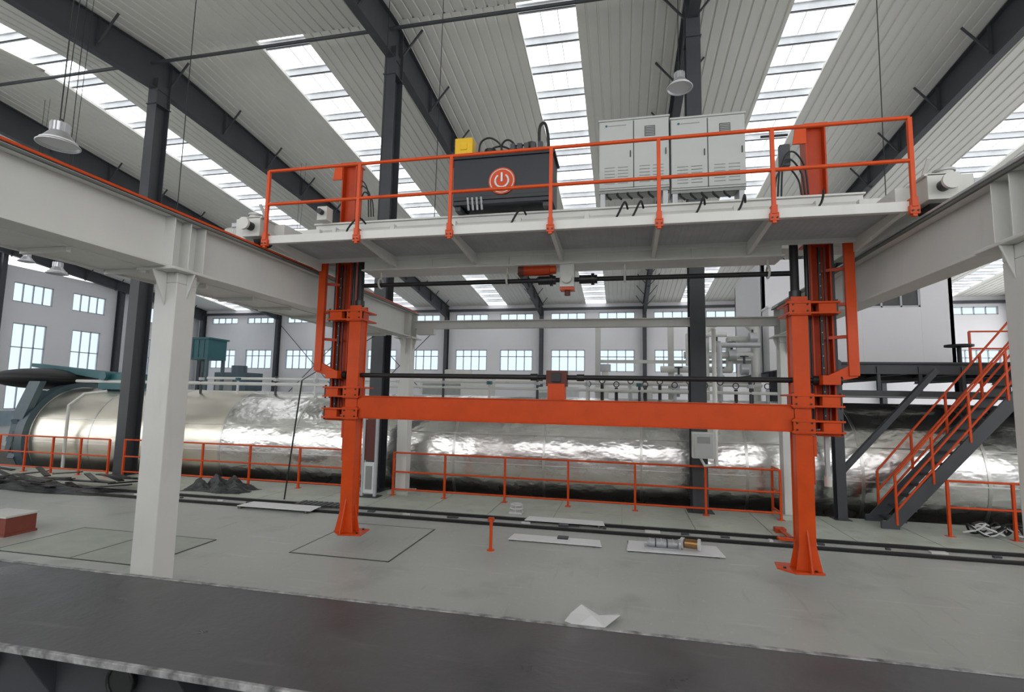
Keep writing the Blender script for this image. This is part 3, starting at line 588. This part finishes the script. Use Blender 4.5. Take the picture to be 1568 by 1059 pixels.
b=B(); b.add([(-.68,6.42,.02),(-.52,6.30,.03),(-.2,6.36,.02),(-.02,6.56,.10),(-.05,6.74,.04),(-.28,6.62,.05),(-.5,6.72,.12),(-.62,6.6,.05),(-.36,6.5,.09)],[(0,1,8),(1,2,8),(2,3,5),(3,4,5),(2,5,8),(5,6,8),(6,7,8),(7,0,8)],'sheet'); b.make('crumpled_paper')
lump(-10.7,12.2,.95,.45,.42,'tarp',24,.5,3).make('tarp_pile')
b=lump(-15.5,11.0,2.6,.5,.18,'tarp',20,.6,5)
random.seed(11)
for i in range(34):
    x=-17.9+random.random()*4.8; y=10.5+random.random()*1.3; a=random.uniform(-.5,.5); l=random.uniform(.5,1.6)
    b.cbox((x,y,.08+random.random()*.26),(l,.14,.03),'tarp' if i%3 else 'railm',Matrix.Rotation(a,3,'Z')@Matrix.Rotation(random.uniform(-.15,.15),3,'Y'))
b.make('rubber_mat_pile')
b=B(); b.box(-11.6,-10.85,7.3,7.8,.03,.34,'crate'); b.box(-11.62,-10.83,7.28,7.82,0,.04,'crate'); b.box(-11.62,-10.83,7.28,7.82,.33,.36,'whitec'); b.box(-11.3,-11.1,7.27,7.3,.1,.25,'sheet'); b.make('crate')
b=B(); random.seed(4)
for k in range(9):
    cx=7.6+random.uniform(-.4,.4); pts=[]
    for i in range(9):
        a=i*.8+k; pts.append((cx+math.cos(a)*random.uniform(.15,.4),12.62+math.sin(a)*.1,.05+random.uniform(0,.25)))
    b.tube(pts,.022,'cable' if k%2 else 'rubber',n=6,curve=True,seg=4)
b.make('cable_coil')
b=B(); b.box(-2.55,-2.25,11.75,12.,.012,.05,'cable'); b.ring((-2.4,11.9,.12),(0,0,1),.14,.02,'cable'); b.ring((-2.4,11.9,.2),(0,0,1),.12,.02,'cable')
for i in range(4): a=i*1.57; b.cyl((-2.4+.13*math.cos(a),11.9+.13*math.sin(a),.05),(-2.4+.13*math.cos(a),11.9+.13*math.sin(a),.22),.012,'cable',n=6)
b.make('cable_stand')
b=B(); b.box(3.1,3.3,11.7,11.9,.012,.1,'orange2'); b.box(2.95,3.45,10.95,11.1,.05,.09,'orange'); b.box(3.15,3.25,11.05,11.75,.06,.09,'orange2'); b.make('track_stop')
# ------------------------------------------------------------ foreground steel platform
b=B(); SZ=1.1
b.box(-9,9,2.60,3.78,SZ-.03,SZ,'slab'); b.box(-9,9,3.75,3.79,SZ-.002,SZ+.006,'edge'); b.box(-9,9,2.58,2.61,SZ-.035,SZ+.004,'edge')
b.box(-9,9,2.95,2.98,.25,SZ-.03,'dark'); b.box(-9,9,3.5,3.53,.25,SZ-.03,'dark'); b.box(-9,9,2.6,3.78,.22,.25,'dark')
x=-8.6
while x<9:
    b.prism([(x,2.95,SZ-.03),(x,2.66,SZ-.03),(x,2.95,.6)],(.015,0,0),'dark'); b.cyl((x+.6,2.95,.8),(x+.6,2.90,.8),.09,'black'); b.ring((x+.6,2.90,.8),(0,1,0),.1,.012,'railm'); x+=1.2
for x in(-8,-4,0,4,8): b.box(x-.1,x+.1,2.8,3.6,0,.22,'dark')
b.make('steel_work_platform',.004)
# ------------------------------------------------------------ world + camera
w=bpy.data.worlds.new('sky'); sc.world=w; w.use_nodes=True
bg=w.node_tree.nodes['Background']; bg.inputs[0].default_value=(.975,.985,1,1); bg.inputs[1].default_value=2.35
sc.view_settings.view_transform='Standard'
cd=bpy.data.cameras.new('cam'); cam=bpy.data.objects.new('camera',cd); sc.collection.objects.link(cam); sc.camera=cam
a,pt,r=math.radians(12.251),math.radians(5.649),math.radians(1.138)
F=Vector((-math.sin(a)*math.cos(pt),math.cos(a)*math.cos(pt),math.sin(pt))); R=Vector((math.cos(a),math.sin(a),0)); U=R.cross(F)
R2=R*math.cos(r)+U*math.sin(r); U2=-R*math.sin(r)+U*math.cos(r)
cam.matrix_world=Matrix(((R2.x,U2.x,-F.x,0),(R2.y,U2.y,-F.y,0),(R2.z,U2.z,-F.z,2.7),(0,0,0,1)))
cd.sensor_width=36; cd.lens=36*777.8/1568; cd.clip_start=.05; cd.clip_end=300
